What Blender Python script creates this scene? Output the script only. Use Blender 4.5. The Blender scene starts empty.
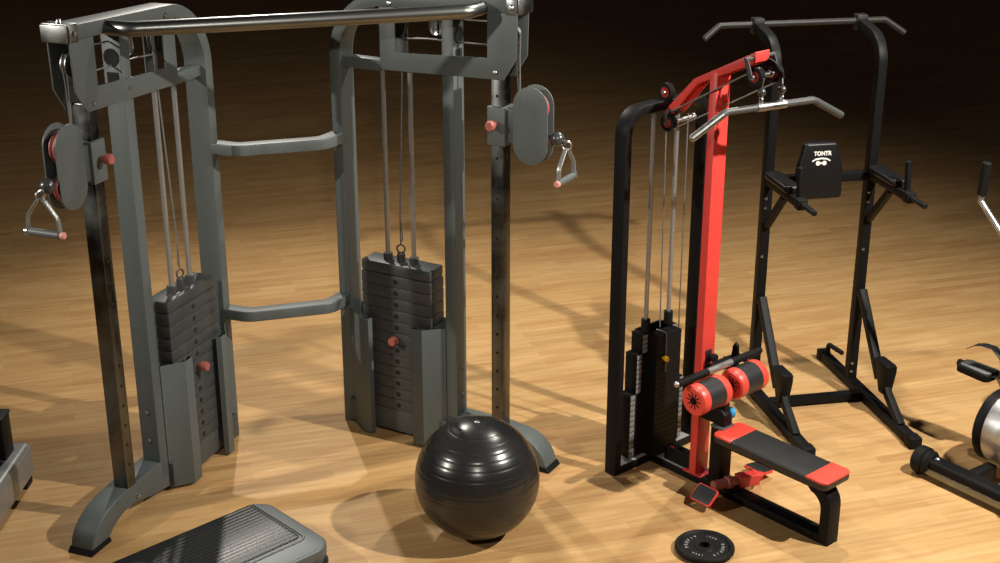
import bpy, bmesh, math, random
from mathutils import Vector, Matrix
random.seed(7)
scene = bpy.context.scene
COL = scene.collection
PI = math.pi

# ------------------------------------------------------------------ materials
def mat(name, col, rough=0.5, metal=0.0, noise=0.0, scale=40.0, bump=0.0, spec=0.5, rvar=0.0, coat=0.0):
    m = bpy.data.materials.new(name); m.use_nodes = True
    nt = m.node_tree; b = nt.nodes['Principled BSDF']
    b.inputs['Base Color'].default_value = (*col, 1); b.inputs['Roughness'].default_value = rough
    b.inputs['Metallic'].default_value = metal; b.inputs['Specular IOR Level'].default_value = spec
    if coat: b.inputs['Coat Weight'].default_value = coat; b.inputs['Coat Roughness'].default_value = 0.15
    if noise or bump or rvar:
        tc = nt.nodes.new('ShaderNodeTexCoord'); n = nt.nodes.new('ShaderNodeTexNoise')
        n.inputs['Scale'].default_value = scale; n.inputs['Detail'].default_value = 6
        nt.links.new(tc.outputs['Object'], n.inputs['Vector'])
        if noise:
            r = nt.nodes.new('ShaderNodeMix'); r.data_type = 'RGBA'
            r.inputs[6].default_value = (*[max(0, c * (1 - noise)) for c in col], 1)
            r.inputs[7].default_value = (*[min(1, c * (1 + noise)) for c in col], 1)
            nt.links.new(n.outputs['Fac'], r.inputs[0]); nt.links.new(r.outputs[2], b.inputs['Base Color'])
        if rvar:
            mr = nt.nodes.new('ShaderNodeMapRange'); mr.inputs[1].default_value = .3; mr.inputs[2].default_value = .7
            mr.inputs[3].default_value = max(.05, rough - rvar); mr.inputs[4].default_value = rough + rvar
            nt.links.new(n.outputs['Fac'], mr.inputs[0]); nt.links.new(mr.outputs[0], b.inputs['Roughness'])
        if bump:
            bp = nt.nodes.new('ShaderNodeBump'); bp.inputs['Strength'].default_value = bump; bp.inputs['Distance'].default_value = .002
            nt.links.new(n.outputs['Fac'], bp.inputs['Height']); nt.links.new(bp.outputs['Normal'], b.inputs['Normal'])
    return m

M = dict(
    grey=mat('grey powder coat', (.084, .099, .098), .5, .0, .15, 60, .15, .5),
    grey2=mat('dark grey plate', (.055, .062, .062), .5, .0, .15, 60, .15, .5),
    iron=mat('black cast iron', (.050, .053, .053), .5, .1, .25, 50, .25, .5),
    black=mat('black powder coat', (.0065, .0065, .007), .5, .0, .2, 50, .08, .14),
    rubber=mat('black rubber', (.008, .008, .008), .55, .0, .2, 80, .1, .15),
    grip=mat('dark bar grip', (.018, .018, .018), .5, .0, .2, 60, .1, .3),
    ball=mat('black vinyl', (.016, .016, .016), .26, .0, .15, 30, .0, .55),
    vinyl=mat('black upholstery', (.02, .021, .022), .42, .0, .35, 9, .1, .5),
    pad=mat('black pad vinyl', (.008, .008, .0085), .38, .0, .2, 60, .08, .3),
    chrome=mat('chrome', (.42, .42, .41), .28, .75, .05, 14, 0, .5, .08),
    worn=mat('worn bare steel', (.15, .155, .15), .32, 1.0, .85, 6, 0, .5, .14),
    palesheen=mat('pale base sheen', (.30, .31, .30), .5),
    balls=mat('dark ball metal', (.07, .075, .075), .3, .5),
    satin=mat('satin grey metal', (.30, .31, .305), .36, .6, .1, 30),
    capsteel=mat('cap steel', (.30, .31, .30), .36, 1.0, .1, 11, 0, .5, .1),
    steel=mat('brushed steel', (.5, .5, .5), .36, 1.0, .1, 60, 0, .5, .08),
    darkchrome=mat('dark chrome', (.22, .225, .22), .34, 1.0, .1, 14),
    red=mat('red paint', (.66, .052, .042), .42, .0, .12, 25, .05, .5),
    redpad=mat('red vinyl', (.78, .075, .05), .38, .0, .12, 25, .05, .5),
    knob=mat('faded red plastic', (.36, .10, .085), .5, .0, .1, 40, 0, .5),
    pink=mat('pink plastic cap', (.62, .27, .24), .5),
    blue=mat('blue plastic', (.03, .36, .72), .4),
    yellow=mat('yellow plastic', (.75, .45, .02), .4),
    white=mat('white print', (.85, .85, .83), .6),
    lettering=mat('worn grey lettering', (.34, .34, .32), .6),
    cable=mat('grey cable', (.16, .16, .155), .45, .3),
    rod=mat('polished rod', (.40, .41, .41), .3, .7),
    edge=mat('pale plate edge', (.20, .20, .195), .5, .1, .2, 60),  # paler grey strips near the ends of the stack plates
    hole=mat('hole black', (.004, .004, .004), .9),
    stepg=mat('grey step plastic', (.085, .10, .105), .42, .0, .12, 60, .12, .5),
    stepm=mat('black ribbed mat', (.016, .017, .017), .36, .0, .1, 30, .0, .4),
    wheelcover=mat('brushed aluminium', (.55, .55, .55), .42, .9, .08, 40, 0, .5, .08),
)

def floor_material():
    m = bpy.data.materials.new('oak strip parquet'); m.use_nodes = True
    nt = m.node_tree; b = nt.nodes['Principled BSDF']; N = nt.nodes.new; Lk = nt.links.new
    tc = N('ShaderNodeTexCoord'); mp = N('ShaderNodeMapping'); mp.inputs['Rotation'].default_value = (0, 0, math.radians(-17))
    Lk(tc.outputs['Object'], mp.inputs['Vector'])
    br = N('ShaderNodeTexBrick'); br.offset = .37; br.offset_frequency = 2; br.squash = 1
    br.inputs['Scale'].default_value = 1; br.inputs['Brick Width'].default_value = .62; br.inputs['Row Height'].default_value = .075
    br.inputs['Mortar Size'].default_value = .0006; br.inputs['Mortar Smooth'].default_value = .3; br.inputs['Bias'].default_value = 0
    br.inputs['Color1'].default_value = (0, 0, 0, 1); br.inputs['Color2'].default_value = (1, 1, 1, 1); br.inputs['Mortar'].default_value = (.3, .3, .3, 1)
    Lk(mp.outputs[0], br.inputs['Vector'])
    mp2 = N('ShaderNodeMapping'); mp2.inputs['Scale'].default_value = (1.6, 22, 1); Lk(mp.outputs[0], mp2.inputs['Vector'])
    g = N('ShaderNodeTexNoise'); g.inputs['Scale'].default_value = 1.5; g.inputs['Detail'].default_value = 8; g.inputs['Roughness'].default_value = .62
    Lk(mp2.outputs[0], g.inputs['Vector'])
    mp3 = N('ShaderNodeMapping'); mp3.inputs['Scale'].default_value = (.5, 2.2, 1); Lk(mp.outputs[0], mp3.inputs['Vector'])
    g2 = N('ShaderNodeTexNoise'); g2.inputs['Scale'].default_value = 1.4; g2.inputs['Detail'].default_value = 3
    Lk(mp3.outputs[0], g2.inputs['Vector'])
    def mul(a, k):
        n = N('ShaderNodeMath'); n.operation = 'MULTIPLY'; Lk(a, n.inputs[0]); n.inputs[1].default_value = k; return n.outputs[0]
    def add(a, c):
        n = N('ShaderNodeMath'); n.operation = 'ADD'; Lk(a, n.inputs[0]); Lk(c, n.inputs[1]); return n.outputs[0]
    v = add(add(mul(br.outputs['Color'], .17), mul(g.outputs['Fac'], .85)), mul(g2.outputs['Fac'], .36))
    cr = N('ShaderNodeValToRGB'); e = cr.color_ramp.elements
    e[0].position = .38; e[0].color = (.34, .170, .065, 1); e[1].position = 1.0; e[1].color = (.60, .400, .188, 1)
    x = cr.color_ramp.elements.new(.70); x.color = (.48, .288, .119, 1)
    Lk(v, cr.inputs[0]); Lk(cr.outputs[0], b.inputs['Base Color'])
    b.inputs['Roughness'].default_value = .5; b.inputs['Specular IOR Level'].default_value = .25
    return m

# ------------------------------------------------------------------ geometry helpers
class MB:
    """collects shapes into one mesh; f maps local (a,b,c) to the parent's space"""
    def __init__(s, f=None):
        s.bm = bmesh.new(); s.f = f or (lambda a, b, c: Vector((a, b, c)))
    def _take(s, t, f=None):
        f = f or s.f
        vs = {v: s.bm.verts.new(f(*v.co)) for v in t.verts}
        for fc in t.faces:
            try: s.bm.faces.new([vs[v] for v in fc.verts])
            except ValueError: pass
        t.free(); return s
    def box(s, a0, a1, b0, b1, c0, c1, bev=.003, seg=2):
        t = bmesh.new(); bmesh.ops.create_cube(t, size=1)
        for v in t.verts:
            v.co = Vector(((a0 + a1) / 2 + v.co.x * (a1 - a0), (b0 + b1) / 2 + v.co.y * (b1 - b0), (c0 + c1) / 2 + v.co.z * (c1 - c0)))
        if bev: bmesh.ops.bevel(t, geom=t.edges[:], offset=bev, segments=seg, affect='EDGES', profile=.5)
        return s._take(t)
    def prism(s, pts, lo, hi, ax='b', bev=0, seg=2):
        """outline pts extruded along axis ax from lo to hi; for ax b the outline is (a,c)"""
        t = bmesh.new()
        def P(p, h): return {'a': (h, p[0], p[1]), 'b': (p[0], h, p[1]), 'c': (p[0], p[1], h)}[ax]
        A = [t.verts.new(P(p, lo)) for p in pts]; B = [t.verts.new(P(p, hi)) for p in pts]; n = len(pts)
        f1 = t.faces.new(A); f2 = t.faces.new(B[::-1])
        for i in range(n): t.faces.new([A[i], B[i], B[(i + 1) % n], A[(i + 1) % n]])
        bmesh.ops.recalc_face_normals(t, faces=t.faces[:])
        if bev: bmesh.ops.bevel(t, geom=list(f1.edges) + list(f2.edges), offset=bev, segments=seg, affect='EDGES', profile=.5)
        bmesh.ops.triangulate(t, faces=[f for f in t.faces if len(f.verts) > 4])
        return s._take(t)
    def sweep(s, path, sec, up=None, closed=False, cap=True):
        """section sec [(x,y)] carried along path; mapped points in local coords"""
        path = [Vector(p) for p in path]; n = len(path); t = bmesh.new(); rings = []
        prev = None
        for i, p in enumerate(path):
            a = path[i - 1] if (i > 0 or closed) else None; c = path[(i + 1) % n] if (i < n - 1 or closed) else None
            d1 = (p - a).normalized() if a is not None else None; d2 = (c - p).normalized() if c is not None else None
            d = ((d1 or d2) + (d2 or d1)).normalized()
            if up is not None: x = d.cross(Vector(up))
            else:
                if prev is None:
                    r = Vector((0, 0, 1)) if abs(d.z) < .9 else Vector((1, 0, 0)); x = d.cross(r)
                else: x = prev - d * prev.dot(d)
            x.normalize(); prev = x; y = x.cross(d).normalized()
            k = 1.0
            if d1 is not None and d2 is not None:
                cs = max(.3, d1.dot(d)); k = 1 / cs
            # stretch across the mitre in the bend plane only
            bend = (d2 - d1) if (d1 is not None and d2 is not None) else None
            ring = []
            for (sx, sy) in sec:
                o = x * sx + y * sy
                if bend is not None and bend.length > 1e-5:
                    bn = bend.normalized(); o = o + bn * (o.dot(bn)) * (k - 1)
                ring.append(t.verts.new(p + o))
            rings.append(ring)
        m = len(sec)
        for i in range(n - (0 if closed else 1)):
            A = rings[i]; B = rings[(i + 1) % n]
            for j in range(m): t.faces.new([A[j], A[(j + 1) % m], B[(j + 1) % m], B[j]])
        if cap and not closed: t.faces.new(rings[0][::-1]); t.faces.new(rings[-1])
        bmesh.ops.recalc_face_normals(t, faces=t.faces[:])
        return s._take(t)
    def tube(s, path, r, n=14, closed=False, cap=True):
        return s.sweep(path, [(r * math.cos(2 * PI * k / n), r * math.sin(2 * PI * k / n)) for k in range(n)], closed=closed, cap=cap)
    def rtube(s, path, w, h, up, r=.006, closed=False):
        return s.sweep(path, rrect(w, h, r), up=up, closed=closed)
    def lathe(s, p0, axis, prof, n=32):
        """profile [(radius, distance along axis)] turned about axis at p0"""
        p0 = Vector(p0); d = Vector(axis).normalized(); r = Vector((0, 0, 1)) if abs(d.z) < .9 else Vector((1, 0, 0))
        x = d.cross(r).normalized(); y = d.cross(x).normalized(); t = bmesh.new(); rings = []
        for (rad, h) in prof:
            if rad < 1e-6: rings.append([t.verts.new(p0 + d * h)])
            else: rings.append([t.verts.new(p0 + d * h + (x * math.cos(2 * PI * k / n) + y * math.sin(2 * PI * k / n)) * rad) for k in range(n)])
        for A, B in zip(rings, rings[1:]):
            for k in range(n):
                k2 = (k + 1) % n
                if len(A) == 1 and len(B) == 1: continue
                if len(A) == 1: t.faces.new([A[0], B[k2], B[k]])
                elif len(B) == 1: t.faces.new([A[k], A[k2], B[0]])
                else: t.faces.new([A[k], A[k2], B[k2], B[k]])
        for R in (rings[0], rings[-1]):
            if len(R) > 1: t.faces.new(R)
        bmesh.ops.recalc_face_normals(t, faces=t.faces[:])
        return s._take(t)
    def cyl(s, p0, p1, r, n=20, bev=.15):
        p0 = Vector(p0); p1 = Vector(p1); L = (p1 - p0).length; e = min(r * bev, L * .3)
        return s.lathe(p0, p1 - p0, [(0, 0), (r - e, 0), (r, e), (r, L - e), (r - e, L), (0, L)], n)
    def ball(s, c, r, n=20):
        c = Vector(c); k = n // 2
        return s.lathe(c, (0, 0, 1), [(r * math.sin(PI * i / k), -r * math.cos(PI * i / k)) for i in range(k + 1)], n)
    def torus(s, c, R, r, normal, n=20, m=8):
        c = Vector(c); d = Vector(normal).normalized(); q = Vector((0, 0, 1)) if abs(d.z) < .9 else Vector((1, 0, 0))
        x = d.cross(q).normalized(); y = d.cross(x).normalized()
        return s.tube([c + x * R * math.cos(2 * PI * k / n) + y * R * math.sin(2 * PI * k / n) for k in range(n)], r, m, closed=True)
    def build(s, name, m, parent=None, ang=35):
        me = bpy.data.meshes.new(name)
        bmesh.ops.recalc_face_normals(s.bm, faces=s.bm.faces[:])
        s.bm.to_mesh(me); s.bm.free()
        for p in me.polygons: p.use_smooth = True
        me.set_sharp_from_angle(angle=math.radians(ang))
        me.materials.append(m)
        o = bpy.data.objects.new(name, me); COL.objects.link(o)
        if parent is not None: o.parent = parent
        return o

def rrect(w, h, r, n=3):
    r = min(r, w * .49, h * .49); out = []
    for cx, cy, a0 in ((w / 2 - r, h / 2 - r, 0), (-w / 2 + r, h / 2 - r, 90), (-w / 2 + r, -h / 2 + r, 180), (w / 2 - r, -h / 2 + r, 270)):
        for k in range(n + 1):
            a = math.radians(a0 + 90 * k / n); out.append((cx + r * math.cos(a), cy + r * math.sin(a)))
    return out
def fillet(pts, rad, n=8, closed=False):
    """round the corners of a polyline; rad a number or one per point"""
    pts = [Vector(p) for p in pts]; N = len(pts); out = []
    for i, p in enumerate(pts):
        if not closed and i in (0, N - 1): out.append(p); continue
        a = pts[i - 1]; c = pts[(i + 1) % N]; r = rad[i] if isinstance(rad, (list, tuple)) else rad
        if r <= 0: out.append(p); continue
        u = (a - p).normalized(); v = (c - p).normalized(); ang = u.angle(v)
        t = min(r / math.tan(ang / 2), (a - p).length * .49, (c - p).length * .49)
        A = p + u * t; B = p + v * t
        rr = t * math.tan(ang / 2); ctr = p + (u + v).normalized() * (rr / math.sin(ang / 2))
        va = A - ctr; vb = B - ctr; th = va.angle(vb)
        for k in range(n + 1):
            f = k / n; out.append(ctr + (va * math.sin((1 - f) * th) + vb * math.sin(f * th)) / math.sin(th))
    return out
def arc2(cx, cy, r, a0, a1, n):
    return [(cx + r * math.cos(math.radians(a0 + (a1 - a0) * k / n)), cy + r * math.sin(math.radians(a0 + (a1 - a0) * k / n))) for k in range(n + 1)]
def fr(ox, oy, ang):
    a = math.radians(ang); c, s = math.cos(a), math.sin(a)
    return lambda u, v, z: Vector((ox + u * c - v * s, oy + u * s + v * c, z))
def empty(name, loc, rz=0, label=None, cat=None, group=None):
    o = bpy.data.objects.new(name, None); COL.objects.link(o); o.location = loc; o.rotation_euler = (0, 0, math.radians(rz))
    o.empty_display_size = .2
    return tag(o, label, cat, group)
def tag(o, label=None, cat=None, group=None, kind=None):
    if label: o['label'] = label
    if cat: o['category'] = cat
    if group: o['group'] = group
    if kind: o['kind'] = kind
    return o
def text_mesh(body, size, extrude=.0008, bold=0.0):
    c = bpy.data.curves.new('lettering', 'FONT'); c.body = body; c.size = size; c.extrude = extrude; c.offset = bold; c.align_x = 'CENTER'; c.align_y = 'CENTER'
    o = bpy.data.objects.new('lettering', c); COL.objects.link(o)
    dg = bpy.context.evaluated_depsgraph_get(); me = bpy.data.meshes.new_from_object(o.evaluated_get(dg))
    bpy.data.objects.remove(o); return me
def put_text(mb, body, size, fn, bold=0.0):
    me = text_mesh(body, size, bold=bold)
    t = bmesh.new(); t.from_mesh(me); bpy.data.meshes.remove(me)
    mb._take(t, fn)

# ------------------------------------------------------------------ floor
fm = MB(); fm.box(-22, 22, -3, 34, -.06, 0, 0)
tag(fm.build('floor', floor_material()), kind='structure')

wm = mat('dark wall paint', (.02, .017, .016), .8)
for nm, bx in (('wall_back', (-22, 22, 34, 34.2)), ('wall_left', (-22.2, -22, -3, 34)), ('wall_right', (22, 22.2, -3, 34))):
    tag(MB().box(bx[0], bx[1], bx[2], bx[3], -.06, 7, 0).build(nm, wm), kind='structure')

# ------------------------------------------------------------------ functional trainer (two cable towers in one frame)
FT = empty('cable_crossover_machine', (0, 0, 0), 0,
           'big grey cable crossover machine with two weight stack towers joined by a chrome overhead bar', 'gym machine')
RT = fr(.248, 6.215, 150.86); LTf = fr(-1.834, 5.478, 69.3)
def tower(sgn, base):
    F = lambda u, w, z: base(u, w * sgn, z)
    B = lambda: MB(F)
    # foot : a wide channel that arcs down to the floor in front
    e = -.03 if sgn > 0 else .02
    top = [(e, .022), (e + .010, .060), (e * .9 + .032, .098), (e * .7 + .068, .132), (e * .5 + .115, .158), (e * .2 + .175, .174), (.26, .184), (.40, .188), (.56, .190)]
    bot = [(.60, .190), (.60, .03), (.46, .05), (.32, .085), (e * .3 + .255, .088), (e * .5 + .21, .078), (e * .8 + .165, .055), (e + .125, .022)]
    foot = B().prism(top + bot, .0, .12, 'b', .007, 3).build('foot', M['grey'], FT)
    B().prism([(e - .02, 0), (e + .135, 0), (e + .127, .024), (e - .002, .024)], -.006, .126, 'b', .004).build('rubber_pad', M['rubber'], foot)
    B().lathe((.335, .0, .115), (0, 1, 0), [(0, -.012), (.009, -.010), (.013, 0), (.013, .004)], 12).build('bolt', M['steel'], foot)
    # front upright with adjustment holes
    up = B().box(.27, .335, .002, .08, .175, 2.02, .004).build('perforated_upright', M['worn'], FT)
    z = .30
    while z < 1.99:
        B().lathe((.301, .002, z), (0, 1, 0), [(0, -.0012), (.0075, -.0012), (.0075, .006)], 14).build('adjustment_hole', M['hole'], up); z += .1005
    # mid post
    mp = B().box(.535, .60, .0, .098, .10, 2.288, .005).build('middle_post', M['grey'], FT)
    for z in (.30, .45): B().lathe((.535, .05, z), (1, 0, 0), [(0, -.012), (.009, -.010), (.013, 0), (.013, .004)], 12).build('bolt', M['grey'], mp)
    B().lathe((.535, .05, 2.165), (1, 0, 0), [(0, -.002), (.032, -.002), (.036, -.004), (.040, -.002), (.040, .004)], 24).build('cable_port', M['hole'], mp)
    B().box(.532, .540, .020, .080, 2.05, 2.10, .002).build('cable_slot', M['hole'], mp)
    for u in (.89,): B().lathe((u, .0, 2.292), (0, 1, 0), [(0, -.012), (.010, -.010), (.015, 0), (.015, .004)], 12).build('bolt', M['steel'], mp)
    # rear post bends over into the top beam
    mb = B()
    outer = [(.186, 2.362)] + arc2(.925, 2.005, .328, 90, 0, 16) + [(1.253, 0)]
    inner = [(1.192, 0)] + arc2(.925, 2.005, .267, 0, 90, 16) + [(.186, 2.298)]
    mb.prism(outer + inner, .0, .12, 'b', .004).build('rear_post_and_top_beam', M['grey'], FT)
    B().box(.178, .188, -.004, .124, 2.292, 2.364, .003).build('beam_end_cap', M['capsteel'], FT)
    br = B().box(.195, .25, -.008, .0, 2.288, 2.362, .002).box(.195, .25, -.008, .128, 2.36, 2.368, .002).build('beam_strap', M['capsteel'], FT)
    B().lathe((.222, -.008, 2.325), (0, 1, 0), [(0, -.012), (.010, -.010), (.015, 0), (.015, .004)], 12).lathe((.222, .06, 2.366), (0, 0, 1), [(.015, 0), (.015, .006), (.010, .016), (0, .018)], 12).build('bolt', M['steel'], br)
    # head plates with pulleys between them
    ol = [(.19, 2.300), (.195, 2.09), (.262, 1.988), (.945, 1.968), (.945, 2.272), (.855, 2.275), (.855, 2.060), (.348, 2.084), (.348, 2.294)]
    ip = B().prism(ol, -.008, .0, 'b', .0015).build('head_plate', M['grey'], FT)
    for (u, z) in ((.305, 2.02), (.57, 2.03)):
        B().lathe((u, -.008, z), (0, 1, 0), [(0, -.010), (.009, -.008), (.013, 0), (.013, .004)], 12).build('bolt', M['steel'], ip)
    ol2 = [(.19, 2.300), (.195, 2.09), (.262, 1.988), (.348, 1.986), (.348, 2.300)]
    B().prism(ol2, .10, .108, 'b', .0015).build('head_plate', M['grey'], FT)
    B().prism([(.855, 2.275), (.945, 2.272), (.945, 1.968), (.855, 1.970)], .10, .108, 'b', .0015).build('head_plate', M['grey'], FT)
    def pulley(u, w, z, r, parent, m='grey2'):
        p = B().lathe((u, w - .013, z), (0, 1, 0), [(0, 0), (r * .3, 0), (r * .35, .003), (r * .85, .003), (r, .0), (r, .004), (r - .008, .013), (r, .022), (r, .026), (r * .85, .023), (r * .35, .023), (r * .3, .026), (0, .026)], 28).build('pulley', M[m], parent)
        return p
    pulley(.262, .052, 2.19, .058, FT, 'capsteel'); pulley(.90, .052, 2.19, .075, FT, 'grey2'); pulley(.66, .06, 2.19, .04, FT, 'capsteel')
    B().box(.655, .665, .025, .03, 2.16, 2.30, .001).box(.655, .665, .09, .095, 2.16, 2.30, .001).build('pulley_bracket', M['grey'], FT)
    # short rail from head to rear post
    B().box(.94, 1.195, .03, .09, 1.95, 2.005, .004).build('head_rail', M['grey'], FT)
    # guide rods, cable and stack
    for u in (.80, .957):
        B().cyl((u, .03, .06), (u, .03, 1.97), .0125, 16).build('guide_rod', M['rod'], FT)
    cp = B().tube([(.878, .03, 1.07), (.878, .03, 1.2), (.85, .052, 2.15)], .004, 8)
    cp.tube([(.878, .03, 1.075), (.866, .03, 1.10), (.870, .03, 1.16), (.877, .03, 1.22)], .003, 6).build('cable', M['cable'], FT)
    for pth in ([(.865, .052, 2.256), (.66, .06, 2.232), (.262, .052, 2.246)], [(.865, .052, 2.118), (.70, .052, 2.13), (.262, .052, 2.132)],
                [(.205, .052, 2.19), (.206, .047, 2.1), (.197, .038, 1.90)], [(.232, .052, 2.235), (.222, .047, 2.05), (.20, .038, 1.88)]):
        B().tube(pth, .004, 8).build('cable', M['cable'], FT)
    rg = B().torus((.878, .03, 1.045), .021, .0045, (.3, 1, 0))
    rg.cyl((.878, .03, .975), (.878, .03, 1.022), .021, 18, .1).build('lifting_ring', M['iron'], FT)
    for u in (.80, .957): B().cyl((u, .03, .975), (u, .03, 1.013), .024, 18, .1).build('rod_collar', M['iron'], FT)
    n = 13; z0 = .158; h = (.978 - z0) / n
    for k in range(n):
        a, c = z0 + k * h, z0 + (k + 1) * h - .0018
        if k == n - 1: a += 0; 
        pl = B().box(.668, 1.088, -.03, .10, a, c, .005 if k < n - 1 else .012).build('stack_plate', M['iron'], FT)
        if k < n - 1:
            B().lathe((.878, -.03, (a + c) / 2), (0, 1, 0), [(0, -.001), (.0135, -.001), (.0135, .006)], 14).build('pin_hole', M['hole'], pl)
    zk = z0 + 6 * h + h / 2
    B().lathe((.878, -.03, zk), (0, 1, 0), [(0, -.055), (.02, -.055), (.023, -.05), (.023, -.024), (.018, -.02), (.010, -.018), (.010, .02)], 20).build('selector_pin', M['knob'], FT)
    # base rail and guards
    B().box(.60, 1.20, -.025, .10, .03, .155, .004).build('base_rail', M['grey2'], FT)
    def guard(pts, t=.006):
        sec = [Vector((a, b, 0)) for a, b in pts]; left = []; right = []
        for i, p in enumerate(sec):
            d = ((sec[min(i + 1, len(sec) - 1)] - sec[max(i - 1, 0)])).normalized(); nn = Vector((-d.y, d.x, 0)) * t / 2
            left.append((p + nn)); right.append((p - nn))
        return [(q.x, q.y) for q in left] + [(q.x, q.y) for q in right[::-1]]
    B().prism(guard([(.60, .0), (.615, -.004), (.695, -.078), (.757, -.078), (.757, -.055)]), .015, .67, 'c', .002).build('stack_guard', M['grey'], FT)
    B().prism(guard([(1.193, .0), (1.178, -.004), (1.068, -.078), (1.022, -.078), (1.015, -.055)]), .012, .67, 'c', .002).build('stack_guard', M['grey'], FT)
    B().prism(guard([(.60, .12), (.64, .135), (1.15, .135), (1.193, .12)]), .012, .67, 'c', .002).build('stack_guard', M['grey'], FT)
    # sliding carriage and pulley housing
    ca = B().box(.252, .348, -.012, .092, 1.672, 1.858, .004).build('carriage', M['grey'], FT)
    B().box(.205, .256, .004, .060, 1.69, 1.85, .003).build('housing_arm', M['grey2'], ca)
    B().lathe((.306, -.012, 1.777), (0, 1, 0), [(0, -.058), (.02, -.058), (.024, -.052), (.024, -.03), (.018, -.026), (.012, -.02), (.013, .004)], 22).build('adjustment_knob', M['knob'], ca)
    hs = None
    ob = arc2(.123, 1.88, .09, 0, 180, 14) + arc2(.123, 1.69, .09, 180, 360, 14)
    for w in (.0, .062):
        o = B().prism(ob, w - .004, w + .004, 'b', .0015).build('pulley_housing', M['grey'], FT)
        if w == 0: hs = o
    for z in (1.87, 1.70):
        pulley(.118, .031, z, .072, hs, 'knob')
    # handle hanging on the cable: a thing of its own
    return F
FR = tower(-1, RT); FL = tower(1, LTf)
def path_between(offu, z, off, rad):
    a = [FL(offu + .085, .0, z), FL(offu + .085, -off, z)]; b = [FR(offu + .005, -off, z), FR(offu + .005, .0, z)]
    return fillet([a[0], a[1], b[0], b[1]], rad, 10)
MB().tube(path_between(.375, 2.312, .115, .09), .033, 24).build('overhead_grip_bar', M['darkchrome'], FT)
for zz in (1.592, .72):
    a0, a1 = FL(1.222, .0, zz), FL(1.222, -.13, zz); b0, b1 = FR(1.222, .0, zz), FR(1.222, -.13, zz)
    MB().rtube(fillet([a0, a1, b1, b0], .10, 8), .075, .056, (0, 0, 1), .006).build('cross_brace', M['grey'], FT)

def cable_handle(F, zr, tilt, label):
    """rubber ball stop, ring, steel stirrup and a tubular grip; built at the ring"""
    o = F(-.045, .035, 1.715); t = empty('cable_stirrup', (o.x, o.y, o.z), 0, label, 'cable attachment')
    def G(u, w, z): return F(-.045 + u, .035 + w, 1.715 + z) - o
    B = lambda: MB(G)
    B().ball((.042, -.002, .020), .034).cyl((.016, 0, .010), (.0, 0, .002), .013, 14).cyl((.065, -.002, .026), (.088, -.004, .034), .007, 10).build('ball_stop', M['balls'], t)
    B().torus((-.004, 0, -.006), .022, .005, (.2, 1, .1), 22, 8).build('ring', M['steel'], t)
    s = B(); hw = .082; zb = -.170
    s.sweep(fillet([(-.004 + tilt, -hw, zb - .006), (-.004 + tilt * .6, -hw * .92, -.10), (-.004, -.016, -.026), (-.004, .016, -.026), (-.004 + tilt * .6, hw * .92, -.10), (-.004 + tilt, hw, zb - .006)], [0, .06, .012, .012, .06, 0], 6), rrect(.009, .022, .003))
    s.build('stirrup', M['satin'], t)
    B().cyl((-.004 + tilt, -hw + .006, zb), (-.004 + tilt, hw - .006, zb), .0165, 20, .1).build('grip', M['grey'], t)
    for sg in (-1, 1):
        B().cyl((-.004 + tilt, sg * (hw - .004), zb), (-.004 + tilt, sg * (hw + .018), zb), .0155, 18, .25).build('grip_end', M['pink'] if sg < 0 else M['steel'], t)
    return t
cable_handle(FL, 0, 0, 'steel stirrup handle hanging from the left tower pulley of the cable machine')
cable_handle(FR, 0, 0, 'steel stirrup handle hanging from the right tower pulley of the cable machine')

# ------------------------------------------------------------------ exercise ball
def exercise_ball(x, y, r):
    t = empty('exercise_ball', (x, y, 0), 0, 'large glossy black exercise ball with ribbed bands on the wooden floor', 'exercise ball')
    prof = []; n = 180
    for i in range(n + 1):
        a = PI * i / n; z = -math.cos(a); rr = r
        # moulded rings : shallow grooves at even latitudes
        lat = math.degrees(math.asin(max(-1, min(1, z))))
        if abs(lat) < 66: rr -= .0014 * max(0, math.cos((lat / 8.0) * 2 * PI)) ** 10
        h = rr * z * (.985 if z < 0 else 1); R = rr * math.sin(a)
        prof.append((max(R, 0), h))
    zmin = min(p[1] for p in prof); prof = [(R, h - zmin) for R, h in prof]
    # flatten a small contact patch
    prof = [(R, max(h, .0) if h > .004 else .0) for R, h in prof]
    tl = Matrix.Rotation(math.radians(7), 3, 'X')
    MB().lathe((0, 0, 0), (0, 0, 1), prof, 72).build('ball_skin', M['ball'], t, 60)
    MB().lathe((0, 0, 2 * r * .9925 - .004), (0, 0, 1), [(.012, 0), (.012, .004), (.008, .006), (0, .006)], 14).build('valve_plug', M['steel'], t)
exercise_ball(-.105, 5.66, .2875)

# ------------------------------------------------------------------ barbell plate
def barbell_plate(x, y, rz):
    t = empty('barbell_plate', (x, y, 0), rz, 'black round barbell plate with a ring of grey lettering flat on the floor', 'weight plate')
    MB().lathe((0, 0, 0), (0, 0, 1), [(.026, .002), (.11, .002), (.128, .004), (.136, .012), (.136, .026), (.130, .033), (.118, .034), (.112, .030), (.108, .024), (.052, .024), (.046, .030), (.030, .030), (.026, .026), (.026, .002)], 64).build('plate_body', M['rubber'], t)
    MB().lathe((0, 0, .004), (0, 0, 1), [(.0255, 0), (.029, .024), (.029, .0275), (.0235, .0275), (.0235, 0)], 32).build('hub_sleeve', M['black'], t)
    lb = MB()
    R = .083
    for word, a_mid, size, step in (('PROFIT', 150, .022, 15), ('10KG', 60, .015, 10), ('PROFIT', -30, .022, 15), ('10KG', -120, .015, 10)):
        for i, ch in enumerate(word):
            a = math.radians(a_mid - (i - (len(word) - 1) / 2) * step)
            c, s = math.cos(a), math.sin(a)
            put_text(lb, ch, size, lambda px, py, pz, c=c, s=s: Vector((R * c + px * s + py * c, R * s - px * c + py * s, .0246 + pz)))
    lb.build('lettering', M['lettering'], t)
barbell_plate(.933, 5.492, 0)

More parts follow.
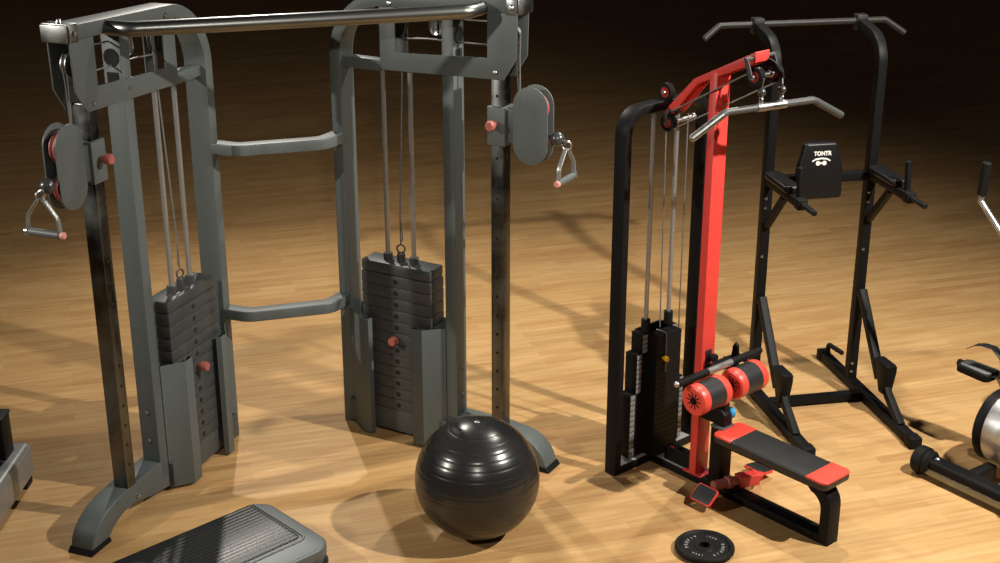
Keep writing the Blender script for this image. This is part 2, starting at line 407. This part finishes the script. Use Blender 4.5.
# ------------------------------------------------------------------ lat pulldown and low row machine
LO = (.772, 6.351); LA = -48.9
LP = empty('lat_pulldown_machine', (LO[0], LO[1], 0), LA, 'black and red lat pulldown and low row machine with bench and stepped weight stack', 'gym machine')
LF = fr(LO[0], LO[1], LA)
VC = .043
BARA = LA - 13.0
BARO = LF(.574, .046, 1.962); BSTOP = .056
def LINV(sg):
    p = fr(BARO.x, BARO.y, BARA)(0, sg * BSTOP, 0); d = Vector((p.x - LO[0], p.y - LO[1])); a = math.radians(LA)
    return (d.x * math.cos(a) + d.y * math.sin(a), -d.x * math.sin(a) + d.y * math.cos(a), BARO.z + .0918)
def lat():
    B = MB
    # rear frame: a bent rectangular tube standing on a base bar
    v0, v1, zt, tk = -.258, .344, 1.885, .042
    out = [(v0, 0), (v0, zt)] ; 
    outer = [(v0, .0)] + [(v0, zt - .13)] + arc2(v0 + .13, zt - .13, .13, 180, 90, 8)[1:] + [(v1 - .13, zt)] + arc2(v1 - .13, zt - .13, .13, 90, 0, 8)[1:] + [(v1, 0)]
    inn = [(v1 - tk, 0), (v1 - tk, zt - .13)] + arc2(v1 - .13, zt - .13, .13 - tk, 0, 90, 8)[1:] + [(v0 + .13, zt - tk)] + arc2(v0 + .13, zt - .13, .13 - tk, 90, 180, 8)[1:] + [(v0 + tk, 0)]
    rf = B().prism(outer + inn, -.073, .0, 'a', .004).build('rear_frame', M['black'], LP)
    for v in (v0 + .31, v1 - .29):
        B().lathe((0, v, zt - .022), (1, 0, 0), [(.012, -.002), (.012, .002), (.008, .010), (0, .011)], 12).build('bolt', M['steel'], rf)
    B().box(-.073, .0, v0 + tk, v1 - tk, 0, .045, .004).build('rear_base_bar', M['black'], LP)
    B().box(-.003, 1.02, .0, .085, 0, .042, .004).build('floor_beam', M['black'], LP)
    # front leg, bent from the beam up and back under the bench
    lo = [(1.0, .0), (1.105, .0), (1.103, .215)] + [(1.045, .295), (.42, .298)]
    path = fillet([(1.02, VC, .0), (1.075, VC, .0)], 0) 
    ou = [(1.02, 0), (1.102, 0), (1.102, .19)] + [(a, c) for a, c in arc2(.99, .19, .112, 0, 90, 8)][1:] + [(.42, .302)]
    ii = [(.42, .262), (.97, .262)] + [(a, c) for a, c in arc2(.975, .17, .092 - .017, 90, 0, 8)][1:] + [(1.05, .042), (1.02, .042)]
    B().prism(ou + ii, .0, .085, 'b', .004).build('bench_frame', M['black'], LP)
    # rear bench column and its grey cap
    co = B().box(.385, .455, .0, .085, .04, .345, .004).build('bench_column', M['black'], LP)
    tag(B().box(.383, .457, -.002, .087, .345, .358, .002).build('column_cap', M['grey'], co), 'grey metal cap')
    # pad
    pd = B().prism([(p.x, p.y) for p in fillet([(.44, VC - .1, 0), (1.105, VC - .1, 0), (1.105, VC + .1, 0), (.44, VC + .1, 0)], .03, 5, True)], .302, .346, 'c', .010, 3).build('bench_pad', M['vinyl'], LP)
    for (a0, a1, rr) in ((.4385, .555, (.031, 0)), (.993, 1.1065, (0, .031))):
        r0, r1 = rr
        ptsx = fillet([(a0, VC - .1012, 0), (a1, VC - .1012, 0), (a1, VC + .1012, 0), (a0, VC + .1012, 0)], [r0, r1, r1, r0], 5, True)
        tag(B().prism([(p.x, p.y) for p in ptsx], .333, .3475, 'c', .006, 3).build('bench_pad_end', M['redpad'], pd), 'red vinyl end panel')
    B().box(-.070, -.003, v0 + tk, v1 - tk, .044, .048, .001).box(-.01, .245, .004, .081, .041, .0455, .001).build('base_sheen', M['palesheen'], LP)  # added pale strips: bright reflection on bar and beam tops put into colour
    # red mast
    ms = B().box(.262, .306, -.003, .090, .045, 2.07, .004).build('mast', M['red'], LP)
    B().box(.225, .345, -.006, .094, .042, .050, .002).build('mast_foot_plate', M['red'], ms)
    kb = B().box(.300, .312, .022, .066, .64, .712, .006).build('lock_plate', M['hole'], ms)
    B().lathe((.31, .044, .682), (1, 0, 0), [(.012, 0), (.012, .02), (.02, .024), (.022, .034), (.018, .045), (0, .048)], 18).build('lock_knob', M['black'], kb)
    # red arm : open channel, two side plates and a top flange
    T = [(.0, 1.842), (.029, 1.874), (.168, 2.021), (.510, 2.195)]
    Bm = [(.512, 2.148), (.317, 2.058), (.186, 2.000), (.067, 1.857), (.030, 1.822)]
    am = B()
    am.prism(T + Bm, -.002, .005, 'b', .001); am.prism(T + Bm, .084, .091, 'b', .001)
    Ti = [(a + .004 , c - .006) for a, c in T]
    am.prism(T + Ti[::-1], .0, .09, 'b', .0)
    am.box(.503, .512, -.001, .09, 2.149, 2.193, .001)
    am.build('pulley_arm', M['red'], LP)
    def pul(u, v, z, r, bk=True):
        p = B().lathe((u, v - .013, z), (0, 1, 0), [(0, .004), (r * .5, .004), (r * .55, .0), (r, .0), (r, .004), (r - .007, .013), (r, .022), (r, .026), (r * .55, .026), (r * .5, .022), (0, .022)], 26).build('pulley', M['rubber'], LP)
        for s in (-.001, .019):
            tag(B().lathe((u, v - .013 + s, z), (0, 1, 0), [(r * .58, 0), (r * .58, .008), (r * .26, .008), (r * .26, 0), (r * .58, 0)], 22).build('pulley_rim', M['red'], p), 'red pulley hub')
        B().lathe((u, v - .024, z), (0, 1, 0), [(0, 0), (r * .22, 0), (r * .25, .004), (r * .25, .05), (0, .05)], 16).build('pulley_bolt', M['steel'], p)
        return p
    pul(-.035, VC + .0, 1.918, .043); pul(.045, VC - .065, 1.797, .040); pul(.02, VC + .0, 1.842, .026)
    pul(.53, -.014, 2.092, .043); pul(.53, .112, 2.092, .043)
    B().cyl((.045, VC - .05, 1.797), (.045, .15, 1.797), .011, 14).cyl((.045, .135, 1.797), (.045, .155, 1.797), .018, 14).build('pulley_axle', M['steel'], LP)
    B().cyl((.53, -.046, 2.092), (.53, .115, 2.092), .011, 14).cyl((.53, .083, 2.092), (.53, .099, 2.092), .016, 14).build('pulley_axle', M['steel'], LP)
    # hangers of the pulleys
    hg = B()
    for (p, q, v) in (((.497, 2.168), (.527, 2.085), -.044), ((.497, 2.168), (.527, 2.085), .140)):
        hg.sweep([(p[0] - .004, v, p[1]), (p[0] + .014, v, (p[1] + q[1]) / 2), (q[0], v, q[1])], rrect(.022, .007, .002), up=(0, 1, 0))
    hg.cyl((.495, -.052, 2.166), (.495, .148, 2.166), .009, 12)
    hg.build('pulley_hanger', M['iron'], LP); hg = B()
    hg.sweep([(.035, -.012, 1.855), (.040, -.042, 1.835), (.045, -.050, 1.797)], rrect(.02, .007, .002), up=(0, 1, 0))
    hg.build('pulley_hanger', M['iron'], LP)
    # rubber stop plates hanging behind the front pulley
    B().prism([(.505, 2.16), (.55, 2.15), (.600, 2.11), (.604, 2.085), (.592, 2.080), (.575, 2.10), (.508, 2.11)], .080, .090, 'b', .002).build('stop_plate', M['rubber'], LP)
    # cables
    for pth, rr in (([(.545, -.014, 2.133), (.03, -.014, 1.838)], .0035), ([(.54, .112, 2.05), (.06, -.02, 1.765)], .0035),
                    ([(.573, -.014, 2.09), tuple(LINV(-1))], .0035), ([(.573, .112, 2.09), tuple(LINV(1))], .0035),
                    ([(-.03, VC + .02, .72), (-.03, VC + .0, 1.90)], .0035), ([(-.03, VC + .165, .30), (-.03, VC + .155, 1.79)], .0035),
                    ([(.12, .045, .060), (.34, .045, .075), (.40, .045, .10)], .0035),
                    (fillet([(-.01, VC - .025, .724), (.058, VC - .025, .728), (.060, VC - .025, .52)], .02, 5), .004)):
        B().tube(pth, rr, 8).build('cable', M['cable'], LP)
    # weight stack in three widths
    def tier(z0, z1, hw, n):
        h = (z1 - z0) / n
        for k in range(n):
            a, c = z0 + k * h, z0 + (k + 1) * h - .0008
            o = B().box(-.088, -.012, VC - hw, VC + hw, a, c, .001, 1)
            o.box(-.10, .055, VC - .088, VC + .088, a, c, .001, 1)
            o = o.build('stack_plate', M['black'], LP)
            B().box(-.0125, -.009, VC - hw + .002, VC - hw + .034, a + .002, c - .002, .0008).build('plate_edge', M['edge'], o)
            B().box(-.0125, -.009, VC + hw - .028, VC + hw - .002, a + .003, c - .002, .0008).build('plate_edge', M['edge'], o)
    tier(.06, .41, .196, 12); tier(.41, .62, .16, 8); tier(.62, .72, .122, 4)
    for v in (VC - .08, VC + .085):
        B().cyl((-.035, v, .05), (-.035, v, 1.86), .0115, 16).build('guide_rod', M['rod'], LP)
        B().cyl((-.035, v, .72), (-.035, v, .79), .023, 18, .1).build('rod_collar', M['rubber'], LP)
    tag(B().lathe((.055, VC - .045, .60), (1, 0, 0), [(.006, -.01), (.006, .012), (.012, .014), (.014, .02), (.013, .034), (0, .037)], 16).build('selector_pin', M['yellow'], LP), 'yellow selector pin')
    # low pulleys
    for (u, z) in ((.12, .10), (.20, .085)): pul(u, .043, z, .042)
    B().box(.08, .255, .015, .023, .04, .12, .002).box(.08, .255, .063, .071, .04, .12, .002).build('low_pulley_bracket', M['black'], LP)
    # thigh rollers on an adjustable post
    B().box(.400, .442, .022, .064, .35, .56, .003).build('roller_post', M['black'], LP)
    B().prism([(.30, .36), (.455, .36), (.455, .42), (.43, .445), (.30, .445)], .012, .074, 'b', .004).build('roller_bracket', M['black'], LP)
    tag(B().lathe((.425, .062, .412), (.6, 1, 0), [(.010, -.01), (.010, .012), (.024, .015), (.027, .02), (.027, .034), (.021, .04), (0, .041)], 20).build('roller_knob', M['blue'], LP), 'round blue knob')
    B().cyl((.435, -.21, .562), (.435, .30, .562), .014, 16).build('roller_axle', M['black'], LP)
    for (va, vb) in ((-.203, .004), (.068, .275)):
        R = .076; e = .014; L = vb - va
        rl = B().lathe((.435, va + .045, .562), (0, 1, 0), [(0, 0), (R - .002, 0), (R - .002, L - .09), (0, L - .09)], 40).build('thigh_roller', M['vinyl'], LP)
        for (s, d) in ((va, 1), (vb, -1)):
            o = B().lathe((.435, s, .562), (0, d, 0), [(.018, .006), (R - .03, .004), (R - e, 0), (R - .004, .006), (R, .016), (R, .046), (R - .003, .05), (.018, .05)], 40).build('roller_end', M['redpad'], rl)
            sl = B()
            for k in range(10):
                a = 2 * PI * k / 10; c1, s1 = math.cos(a), math.sin(a)
                p0 = Vector((.435 + c1 * .012, s + d * .004, .562 + s1 * .012)); p1 = Vector((.435 + c1 * .042, s + d * .0025, .562 + s1 * .042))
                sl.sweep([p0, p1], rrect(.004, .004, .001))
            sl.cyl((.435, s + d * .01, .562), (.435, s - d * .001, .562), .012, 14)
            sl.build('roller_end_slots', M['hole'], o)
    # hooks that keep the row bar
    hk = B()
    hk.prism([(.315, .62), (.345, .62), (.358, .65), (.352, .70), (.337, .715), (.322, .69)], .205, .219, 'b', .002)
    hk.box(.30, .34, .02, .22, .60, .635, .004)
    hk.build('bar_rest', M['black'], LP)
    # foot rests
    ft = B().rtube([(.525, .055, .084), (.561, .160, .080)], .058, .058, (0, 0, 1), .004).build('foot_rest_tube', M['red'], LP)
    B().box(.48, .55, .015, .07, .04, .07, .004).build('foot_rest_clamp', M['black'], LP)
    B().cyl((.530, .068, .086), (.488, -.085, .092), .024, 20).build('foot_rest_pivot', M['knob'], ft)
    B().cyl((.518, .025, .088), (.508, -.012, .090), .031, 20).build('foot_rest_sleeve', M['knob'], ft)
    for (cu, cv, cz, sg) in ((.492, -.128, .086, 1), (.470, .262, .052, -1)):
        # plate tilted down towards its own outer side
        Cc = Vector((cu, cv, cz)); ax = Vector((1, 0, 0)); tz = .62 if sg > 0 else .12; ay = Vector((0, .78 * sg, tz)).normalized(); nn = Vector((0, -tz * sg, .78)).normalized()
        G = lambda a, b, c, Cc=Cc, ax=ax, ay=ay, nn=nn: Cc + ax * a + ay * b + nn * c
        sq = [(p.x, p.y) for p in fillet([(-.062, -.075, 0), (.062, -.075, 0), (.062, .02, 0), (-.062, .02, 0)], .014, 4, True)]
        pl = MB(G).prism(sq, -.010, .003, 'c', .003).build('foot_plate', M['red'], LP)
        MB(G).prism([(p.x, p.y) for p in fillet([(-.056, -.069, 0), (.056, -.069, 0), (.056, .014, 0), (-.056, .014, 0)], .012, 4, True)], .002, .0065, 'c', .002).build('foot_plate_grip', M['vinyl'], pl)
    B().sweep([(.561, .160, .080), (.53, .210, .068), (.49, .235, .050)], rrect(.05, .02, .003)).build('foot_plate_link', M['red'], ft)
lat()
# lat bar : hangs from the front pulleys
def lat_bar():
    o = BARO
    t = empty('lat_pulldown_bar', (o.x, o.y, o.z), BARA, 'long bent lat bar with chrome centre sleeve hanging from the red pulley arm', 'bar')
    B = MB
    p = [(-.0, -.418, -.098), (0, -.238, .0), (0, .238, .0), (0, .408, -.090)]
    B().tube(fillet(p, .05, 6), .0160, 18).build('bar_shaft', M['iron'], t)
    B().cyl((0, -.08, 0), (0, .08, 0), .0195, 22, .12).build('centre_sleeve', M['capsteel'], t)
    for (s, m) in ((-1, 'capsteel'), (1, 'iron')):
        B().cyl((0, s * .256, -.0095), (0, s * (.419 if s < 0 else .409), -.0985 if s < 0 else -.0905), .0172, 18, .12).build('end_grip', M[m], t)
        q = B().ball((.0, s * BSTOP, .066), .0195).cyl((0, s * BSTOP, .08), (0, s * BSTOP, .0885), .007, 12).build('ball_stop', M['balls'], t)
        c = B()
        for k, z in enumerate((.041, .033, .025)):
            c.torus((0, s * BSTOP, z), .0095, .003, (1, 0, 0) if k != 1 else (0, 1, 0), 14, 6)
        c.build('snap_link', M['steel'], t)
lat_bar()
def row_bar():
    o = LF(.380, .043, .646)
    t = empty('row_bar', (o.x, o.y, o.z), LA, 'short straight row bar with black grips lying on the red thigh rollers', 'bar')
    B = MB
    B().cyl((0, -.10, 0), (0, .10, 0), .0165, 20, .1).build('bar_shaft', M['chrome'], t)
    for s in (-1, 1):
        g_ = B().cyl((0, s * .085, 0), (0, s * .30, 0), .0185, 20, .2).build('grip', M['rubber'], t)
        B().ball((0, s * .302, 0), .0155).build('grip_end', M['steel'] if s < 0 else M['rubber'], g_)
row_bar()

# ------------------------------------------------------------------ power tower
PTO = (2.044, 7.248)
PT = empty('power_tower', (PTO[0], PTO[1], 0), 11.3, 'tall black power tower with pull up bar, padded backrest and arm rests', 'gym machine')
def power_tower():
    B = MB; XR, XL = -.025, -.617
    for xc in (XR, XL):
        ru = B().box(xc - .03, xc + .03, -.755, .405, .006, .056, .005).build('floor_runner', M['black'], PT)
        for (y0, y1) in ((-.785, -.71), (.37, .43)):
            B().box(xc - .034, xc + .034, y0, y1, 0, .063, .007).build('rubber_end_cap', M['rubber'], ru)
        # upright curving back at the top
        outer = [(.0, .05), (.0, 1.868)] + arc2(.17, 1.868, .17, 180, 105, 9)[1:] + [(.34, 2.072)]
        inn = [(.34, 2.012)] + arc2(.17, 1.868, .112, 105, 180, 9) + [(.06, .05)]
        up = B().prism(outer + inn, xc - .025, xc + .025, 'a', .004).build('upright', M['black'], PT)
        B().box(xc - .03, xc + .03, .285, .345, 1.997, 2.082, .004).build('bar_bracket', M['grip'], up)
        bo = B()
        for z in (1.17, 1.115, .10, .15, .84, .57):
            bo.lathe((xc - .012, 0, z), (0, -1, 0), [(.009, -.002), (.009, .002), (.006, .007), (0, .008)], 10)
        bo.build('bolt', M['steel'], up)
        # push up grip at the tail of the runner
        B().tube(fillet([(xc, .345, .055), (xc, .345, .122), (xc + .02, .20, .126)], .02, 6), .014, 14).build('push_up_handle', M['rubber'], PT)
        # front diagonal with a dip step
        B().rtube([(xc, -.01, .60), (xc, -.245, .30), (xc, -.32, .20)], .045, .045, (1, 0, 0), .004).build('diagonal_brace', M['black'], PT)
        B().rtube([(xc, -.345, .24), (xc, -.43, .155), (xc, -.60, .05)], .042, .04, (1, 0, 0), .004).build('lower_brace', M['black'], PT)
        B().prism([(-.29, .318), (-.425, .326), (-.445, .32), (-.445, .285), (-.41, .15), (-.37, .15)], xc - .03, xc + .03, 'a', .005).build('step_block', M['black'], PT)
        # arm rest
        ar = B().box(xc - .022, xc + .022, -.435, .0, 1.248, 1.292, .004).build('arm_rest_beam', M['black'], PT)
        B().prism([(p.x, p.y) for p in fillet([(xc - .042, -.315, 0), (xc + .048, -.315, 0), (xc + .048, -.01, 0), (xc - .042, -.01, 0)], .025, 5, True)], 1.290, 1.330, 'c', .014, 3).build('arm_pad', M['pad'], PT)
        B().rtube([(xc, -.01, 1.02), (xc, -.22, 1.245)], .034, .034, (1, 0, 0), .003).build('arm_brace', M['black'], PT)
        B().box(xc - .027, xc + .027, -.455, -.395, 1.243, 1.300, .008).build('beam_end_cap', M['rubber'], ar)
        B().cyl((xc + .012, -.375, 1.285), (xc + .012, -.36, 1.445), .0165, 18, .3).build('hand_grip', M['rubber'], PT)
        B().cyl((xc, -.44, 1.275), (xc, -.60, 1.275), .0155, 18, .3).build('dip_grip', M['rubber'], PT)
    B().box(XL + .03, XR - .03, -.19, -.14, .012, .056, .004).build('floor_cross_bar', M['black'], PT)
    B().box(XL + .025, XR - .025, .005, .05, 1.235, 1.285, .004).build('back_cross_bar', M['black'], PT)
    # pull up bar, ends bent down
    bar = B().tube(fillet([(-.920, .29, 1.984), (-.83, .315, 2.048), (.12, .315, 2.048), (.228, .29, 1.976)], .04, 6), .0165, 18).build('pull_up_bar', M['grip'], PT)
    # backrest
    def Q(a, b, c): return Vector((-.362 + a, -.012 - b + (c - 1.325) * .06, c))
    w0, w1, zb, zt = .127, .076, 1.175, 1.480
    ol = [(p.x, p.y) for p in fillet([(-w0, zb, 0), (w0, zb, 0), (w0, 1.33, 0), (w1 + .012, zt, 0), (-w1 - .012, zt, 0), (-w0, 1.33, 0)], [.02, .02, .05, .02, .02, .05], 5, True)]
    br = MB(Q).prism(ol, .012, .066, 'b', .014, 4).build('backrest', M['pad'], PT)
    MB(Q).prism([(a * .9, zb + (c - zb) * .94 + .008) for a, c in ol], .0, .016, 'b', .002).build('backrest_board', M['black'], br)
    lg = MB()
    W = lambda px, py, pz: Q(-.002 + px, .0665 + pz, 1.424 + py)
    put_text(lg, 'TONTR', .031, lambda px, py, pz: W(px * .92 + .006, py * 1.0, pz), .0013)
    lg.f = lambda a, b, c: W(a, b, c)
    aro = [(-.052, -.036), (-.03, -.0245), (0, -.021), (.03, -.0245), (.052, -.036), (.050, -.043), (.03, -.033), (0, -.030), (-.03, -.033), (-.050, -.043)]
    lg.prism(aro, -.001, .001, 'c')
    for sx in (-1, 1):
        lg.prism([(sx * .018 + x, -.051 + y) for x, y in arc2(0, 0, .0125, 0, 360, 16)[:-1]], -.001, .001, 'c')
    lg.prism([(-.012, -.0555), (.012, -.0555), (.012, -.0465), (-.012, -.0465)], -.001, .001, 'c')
    tag(lg.build('backrest_logo', M['white'], br), 'white printed emblem with a dumbbell under an arc')
power_tower()

# ------------------------------------------------------------------ aerobic step
def step_platform():
    ang = 44.0
    O = fr(0, 0, ang)(2.9, 4.607, 0)
    t = empty('aerobic_step', (O.x, O.y, 0), ang, 'grey aerobic step platform with a dark ribbed top lying in the foreground', 'step platform')
    # a runs along the board towards its far right end, b across
    B = MB
    W2 = .272; Lg = -.85
    def outl(e, r): 
        return [(p.x, p.y) for p in fillet([(Lg - e, -W2 - e, 0), (.272 + e, -W2 - e, 0), (.272 + e, W2 + e, 0), (Lg - e, W2 + e, 0)], r, 6, True)]
    body = B().prism(outl(0, .09), .085, .142, 'c', .012, 3).build('step_deck', M['stepg'], t)
    B().prism(outl(-.012, .08), .055, .10, 'c', .006).build('deck_skirt', M['stepg'], body)
    B().prism(outl(.004, .09), .035, .058, 'c', .006).build('deck_lip', M['stepm'], body)
    mt = B().prism([(p.x, p.y) for p in fillet([(Lg + .06, -W2 + .142, 0), (.196, -W2 + .142, 0), (.196, W2 - .006, 0), (Lg + .06, W2 - .006, 0)], [.02, .03, .004, .004], 5, True)], .138, .1455, 'c', .002).build('ribbed_mat', M['stepm'], t)
    rb = B(); y = -W2 + .155
    while y < W2 - .02:
        rb.box(Lg + .08, .186, y, y + .012, .1440, .1459, .0002, 1); y += .024
    rb.build('mat_ribs', M['stepm'], mt)
    gr = B()
    gr.sweep(fillet([(Lg + .02, -W2 + .142 - .020, .1425), (.196 + .013, -W2 + .142 - .020, .1425), (.196 + .013, W2 - .012, .1425)], .035, 6), rrect(.013, .010, .004), up=(0, 0, 1))
    gr.build('raised_beading', M['stepg'], body)
    for a in (Lg + .10, .16):
        for b in (-W2 + .06, W2 - .06): B().cyl((a, b, 0), (a, b, .045), .035, 20).build('rubber_foot', M['rubber'], t)
step_platform()

# ------------------------------------------------------------------ machine base cut by the left edge
def left_machine():
    t = empty('bench_machine', (-2.415, 5.69, 0), 0, 'grey metal machine foot beam with a short black post at the left edge', 'gym machine')
    B = MB
    sec = [(p.x, p.y) for p in fillet([(-.10, .0, 0), (.085, .0, 0), (.085, .175, 0), (-.10, .175, 0)], [.012, .02, .03, .03], 5, True)]
    # beam lies along y; its far end is rounded over
    bm = B(lambda a, b, c: Vector((a, c, b + .03))).prism(sec, -1.6, .48, 'c', .02, 4).build('foot_beam', M['satin'], t)
    B().box(-.09, .08, -.62, -.50, 0, .034, .004).build('rubber_foot', M['rubber'], bm)
    B().box(-.09, .08, .36, .45, 0, .034, .004).build('rubber_foot', M['rubber'], bm)
    po = B().box(-.12, .028, .28, .40, .195, .415, .006).build('post', M['black'], t)
    B().box(-.124, .032, .276, .404, .41, .425, .004).build('post_cap', M['rubber'], po)
left_machine()

# ------------------------------------------------------------------ exercise bike cut by the right edge
BA = -54.0; BO = (2.13, 6.235)
bf = fr(BO[0], BO[1], BA)
BK = empty('exercise_bike', (BO[0], BO[1], 0), BA, 'black exercise bike with round steel flywheel cover cut by the right edge', 'exercise bike')
def bike():
    B = MB
    # a: along the front stabiliser (0 at the visible end), b: back along the bike
    st = B().box(.03, .56, -.044, .044, .022, .110, .016, 3).build('stabiliser', M['black'], BK)
    B().box(.03, .56, -.048, -.040, .030, .066, .003).build('stabiliser_trim', M['darkchrome'], st)
    for (a, d) in ((0, 1), (.59, -1)):
        B().lathe((a - d * .028, 0, .072), (d, 0, 0), [(0, 0), (.060, 0), (.072, .012), (.072, .055), (.061, .062), (.066, .068), (.066, .083), (.054, .092), (.054, .10), (0, .10)], 14).build('end_roller', M['rubber'], st)
        B().lathe((a + d * .09, 0, .109), (0, 0, 1), [(.012, 0), (.012, .005), (.007, .01), (0, .011)], 12).build('bolt', M['steel'], st)
    # flywheel housing : silver rim between black covers
    fc = (.27, .36, .235)
    fw = B().lathe((fc[0] - .07, fc[1], fc[2]), (1, 0, 0), [(0, 0), (.165, -.02), (.186, .0), (.190, .07), (.180, .12), (.165, .14), (0, .14)], 56).build('flywheel_cover', M['wheelcover'], BK)
    for (a, d) in ((fc[0] - .125, 1), (fc[0] + .09, -1)):
        B().lathe((a, fc[1], fc[2]), (d, 0, 0), [(0, -.012), (.15, -.008), (.183, .0), (.192, .010), (.192, .034 if d > 0 else .022), (.175, .06 if d > 0 else .022), (0, .06 if d > 0 else .022)], 56).build('side_cover', M['black'], fw)
    B().box(.24, .30, .03, .20, .03, .105, .01).build('frame_neck', M['black'], BK)
    B().rtube([(.30, .36, .12), (.30, .95, .07)], .07, .06, (0, 0, 1), .01).build('frame_spine', M['black'], BK)
    B().box(.03, .57, .93, .99, .03, .085, .012).build('rear_stabiliser', M['black'], BK)
    B().rtube([(.30, .46, .42), (.30, .40, .95), (.30, .36, 1.12)], .06, .05, (1, 0, 0), .01).build('handlebar_post', M['black'], BK)
    B().rtube([(.30, .78, .10), (.30, .86, .82)], .055, .055, (1, 0, 0), .01).build('seat_post', M['black'], BK)
    ou = [(p.x, p.y) for p in fillet([(.18, .76, 0), (.42, .76, 0), (.46, 1.0, 0), (.14, 1.0, 0)], .07, 6, True)]
    B().prism(ou, .82, .89, 'c', .025, 3).build('saddle', M['pad'], BK)
bike()
def bike_pedal():
    # pedal and strap are placed where they stand in the room, on the near-left crank
    B = MB; c = Vector((-.015, .40, .455))
    G = lambda a, b, d: c + Vector((a, b, d))
    pd = B(G).prism([(p.x, p.y) for p in fillet([(-.10, -.055, 0), (.10, -.065, 0), (.10, .065, 0), (-.10, .055, 0)], .03, 5, True)], -.026, .014, 'c', .006, 3).build('pedal', M['rubber'], BK)
    B(G).prism([(p.x, p.y) for p in fillet([(-.085, -.043, 0), (.092, -.052, 0), (.092, .052, 0), (-.085, .043, 0)], .022, 5, True)], .012, .019, 'c', .002).build('pedal_tread', M['satin'], pd)
    B(G).cyl((-.118, 0, 0), (-.09, 0, 0), .020, 14).build('pedal_end', M['rubber'], pd)
    B(G).sweep([(-.066, .0, .100), (-.03, .0, .128), (.015, .0, .145), (.075, .0, .148), (.13, .0, .112), (.15, .0, .06), (.135, .0, .012), (.09, .0, .0)], rrect(.004, .05, .001), up=(0, 1, 0)).build('pedal_strap', M['iron'], pd)
    B().rtube([(.115, .40, .455), (.115, .47, .36)], .022, .035, (1, 0, 0), .005).cyl((.08, .40, .455), (.13, .40, .455), .012, 14).cyl((.115, .47, .36), (.27, .47, .36), .018, 14).build('crank_arm', M['darkchrome'], BK)
    return pd
bike_pedal()
def bike_handle():
    B = MB
    h = B().tube(fillet([(.30, .36, 1.09), (.16, .36, 1.10), (-.098, .36, 1.345), (-.097, .36, 1.42)], [0, .05, .015, 0], 6), .0155, 16).build('handlebar', M['chrome'], BK)
    B().cyl((-.0975, .36, 1.375), (-.088, .36, 1.545), .024, 18, .2).build('hand_grip', M['rubber'], h)
bike_handle()

# ------------------------------------------------------------------ light
w = bpy.data.worlds.new('dark hall'); scene.world = w; w.use_nodes = True
w.node_tree.nodes['Background'].inputs[0].default_value = (1, .80, .82, 1); w.node_tree.nodes['Background'].inputs[1].default_value = .013
def spot(name, loc, aim, watts, size, blend, rad=.12, col=(1, .94, .84)):
    l = bpy.data.lights.new(name, 'SPOT'); l.energy = watts; l.spot_size = math.radians(size); l.spot_blend = blend; l.shadow_soft_size = rad; l.color = col
    o = bpy.data.objects.new(name, l); COL.objects.link(o); o.location = loc
    o.rotation_euler = (Vector(aim) - Vector(loc)).to_track_quat('-Z', 'Y').to_euler(); return o
spot('ceiling_spot', (3.5, 4.6, 4.2), (1.0, 6.4, .0), 1250, 105, .8, .05)
spot('ceiling_spot', (1.7, 7.4, 4.3), (1.0, 6.6, .2), 330, 125, .8, .05)
spot('ceiling_spot', (-5.2, 3.9, 3.6), (-.3, 6.1, 1.3), 700, 50, 1, .06)
spot('ceiling_spot', (0.0, 1.2, 4.0), (-.3, 6.0, 1.5), 480, 40, 1, .06)
spot('ceiling_spot', (-1.85, 10.3, 4.6), (-.9, 6.6, .2), 620, 90, 1, .05)

# ------------------------------------------------------------------ camera
cam = bpy.data.cameras.new('camera'); cam.lens = 50.0; cam.sensor_width = 36; cam.sensor_fit = 'HORIZONTAL'; cam.clip_end = 200
co = bpy.data.objects.new('camera', cam); COL.objects.link(co); co.location = (0, 0, 3.4); co.rotation_euler = (math.radians(90 - 20.8), 0, 0)
scene.camera = co
vs = scene.view_settings; vs.view_transform = 'Standard'; vs.look = 'None'; vs.gamma = 1; vs.use_curve_mapping = False; vs.exposure = .04
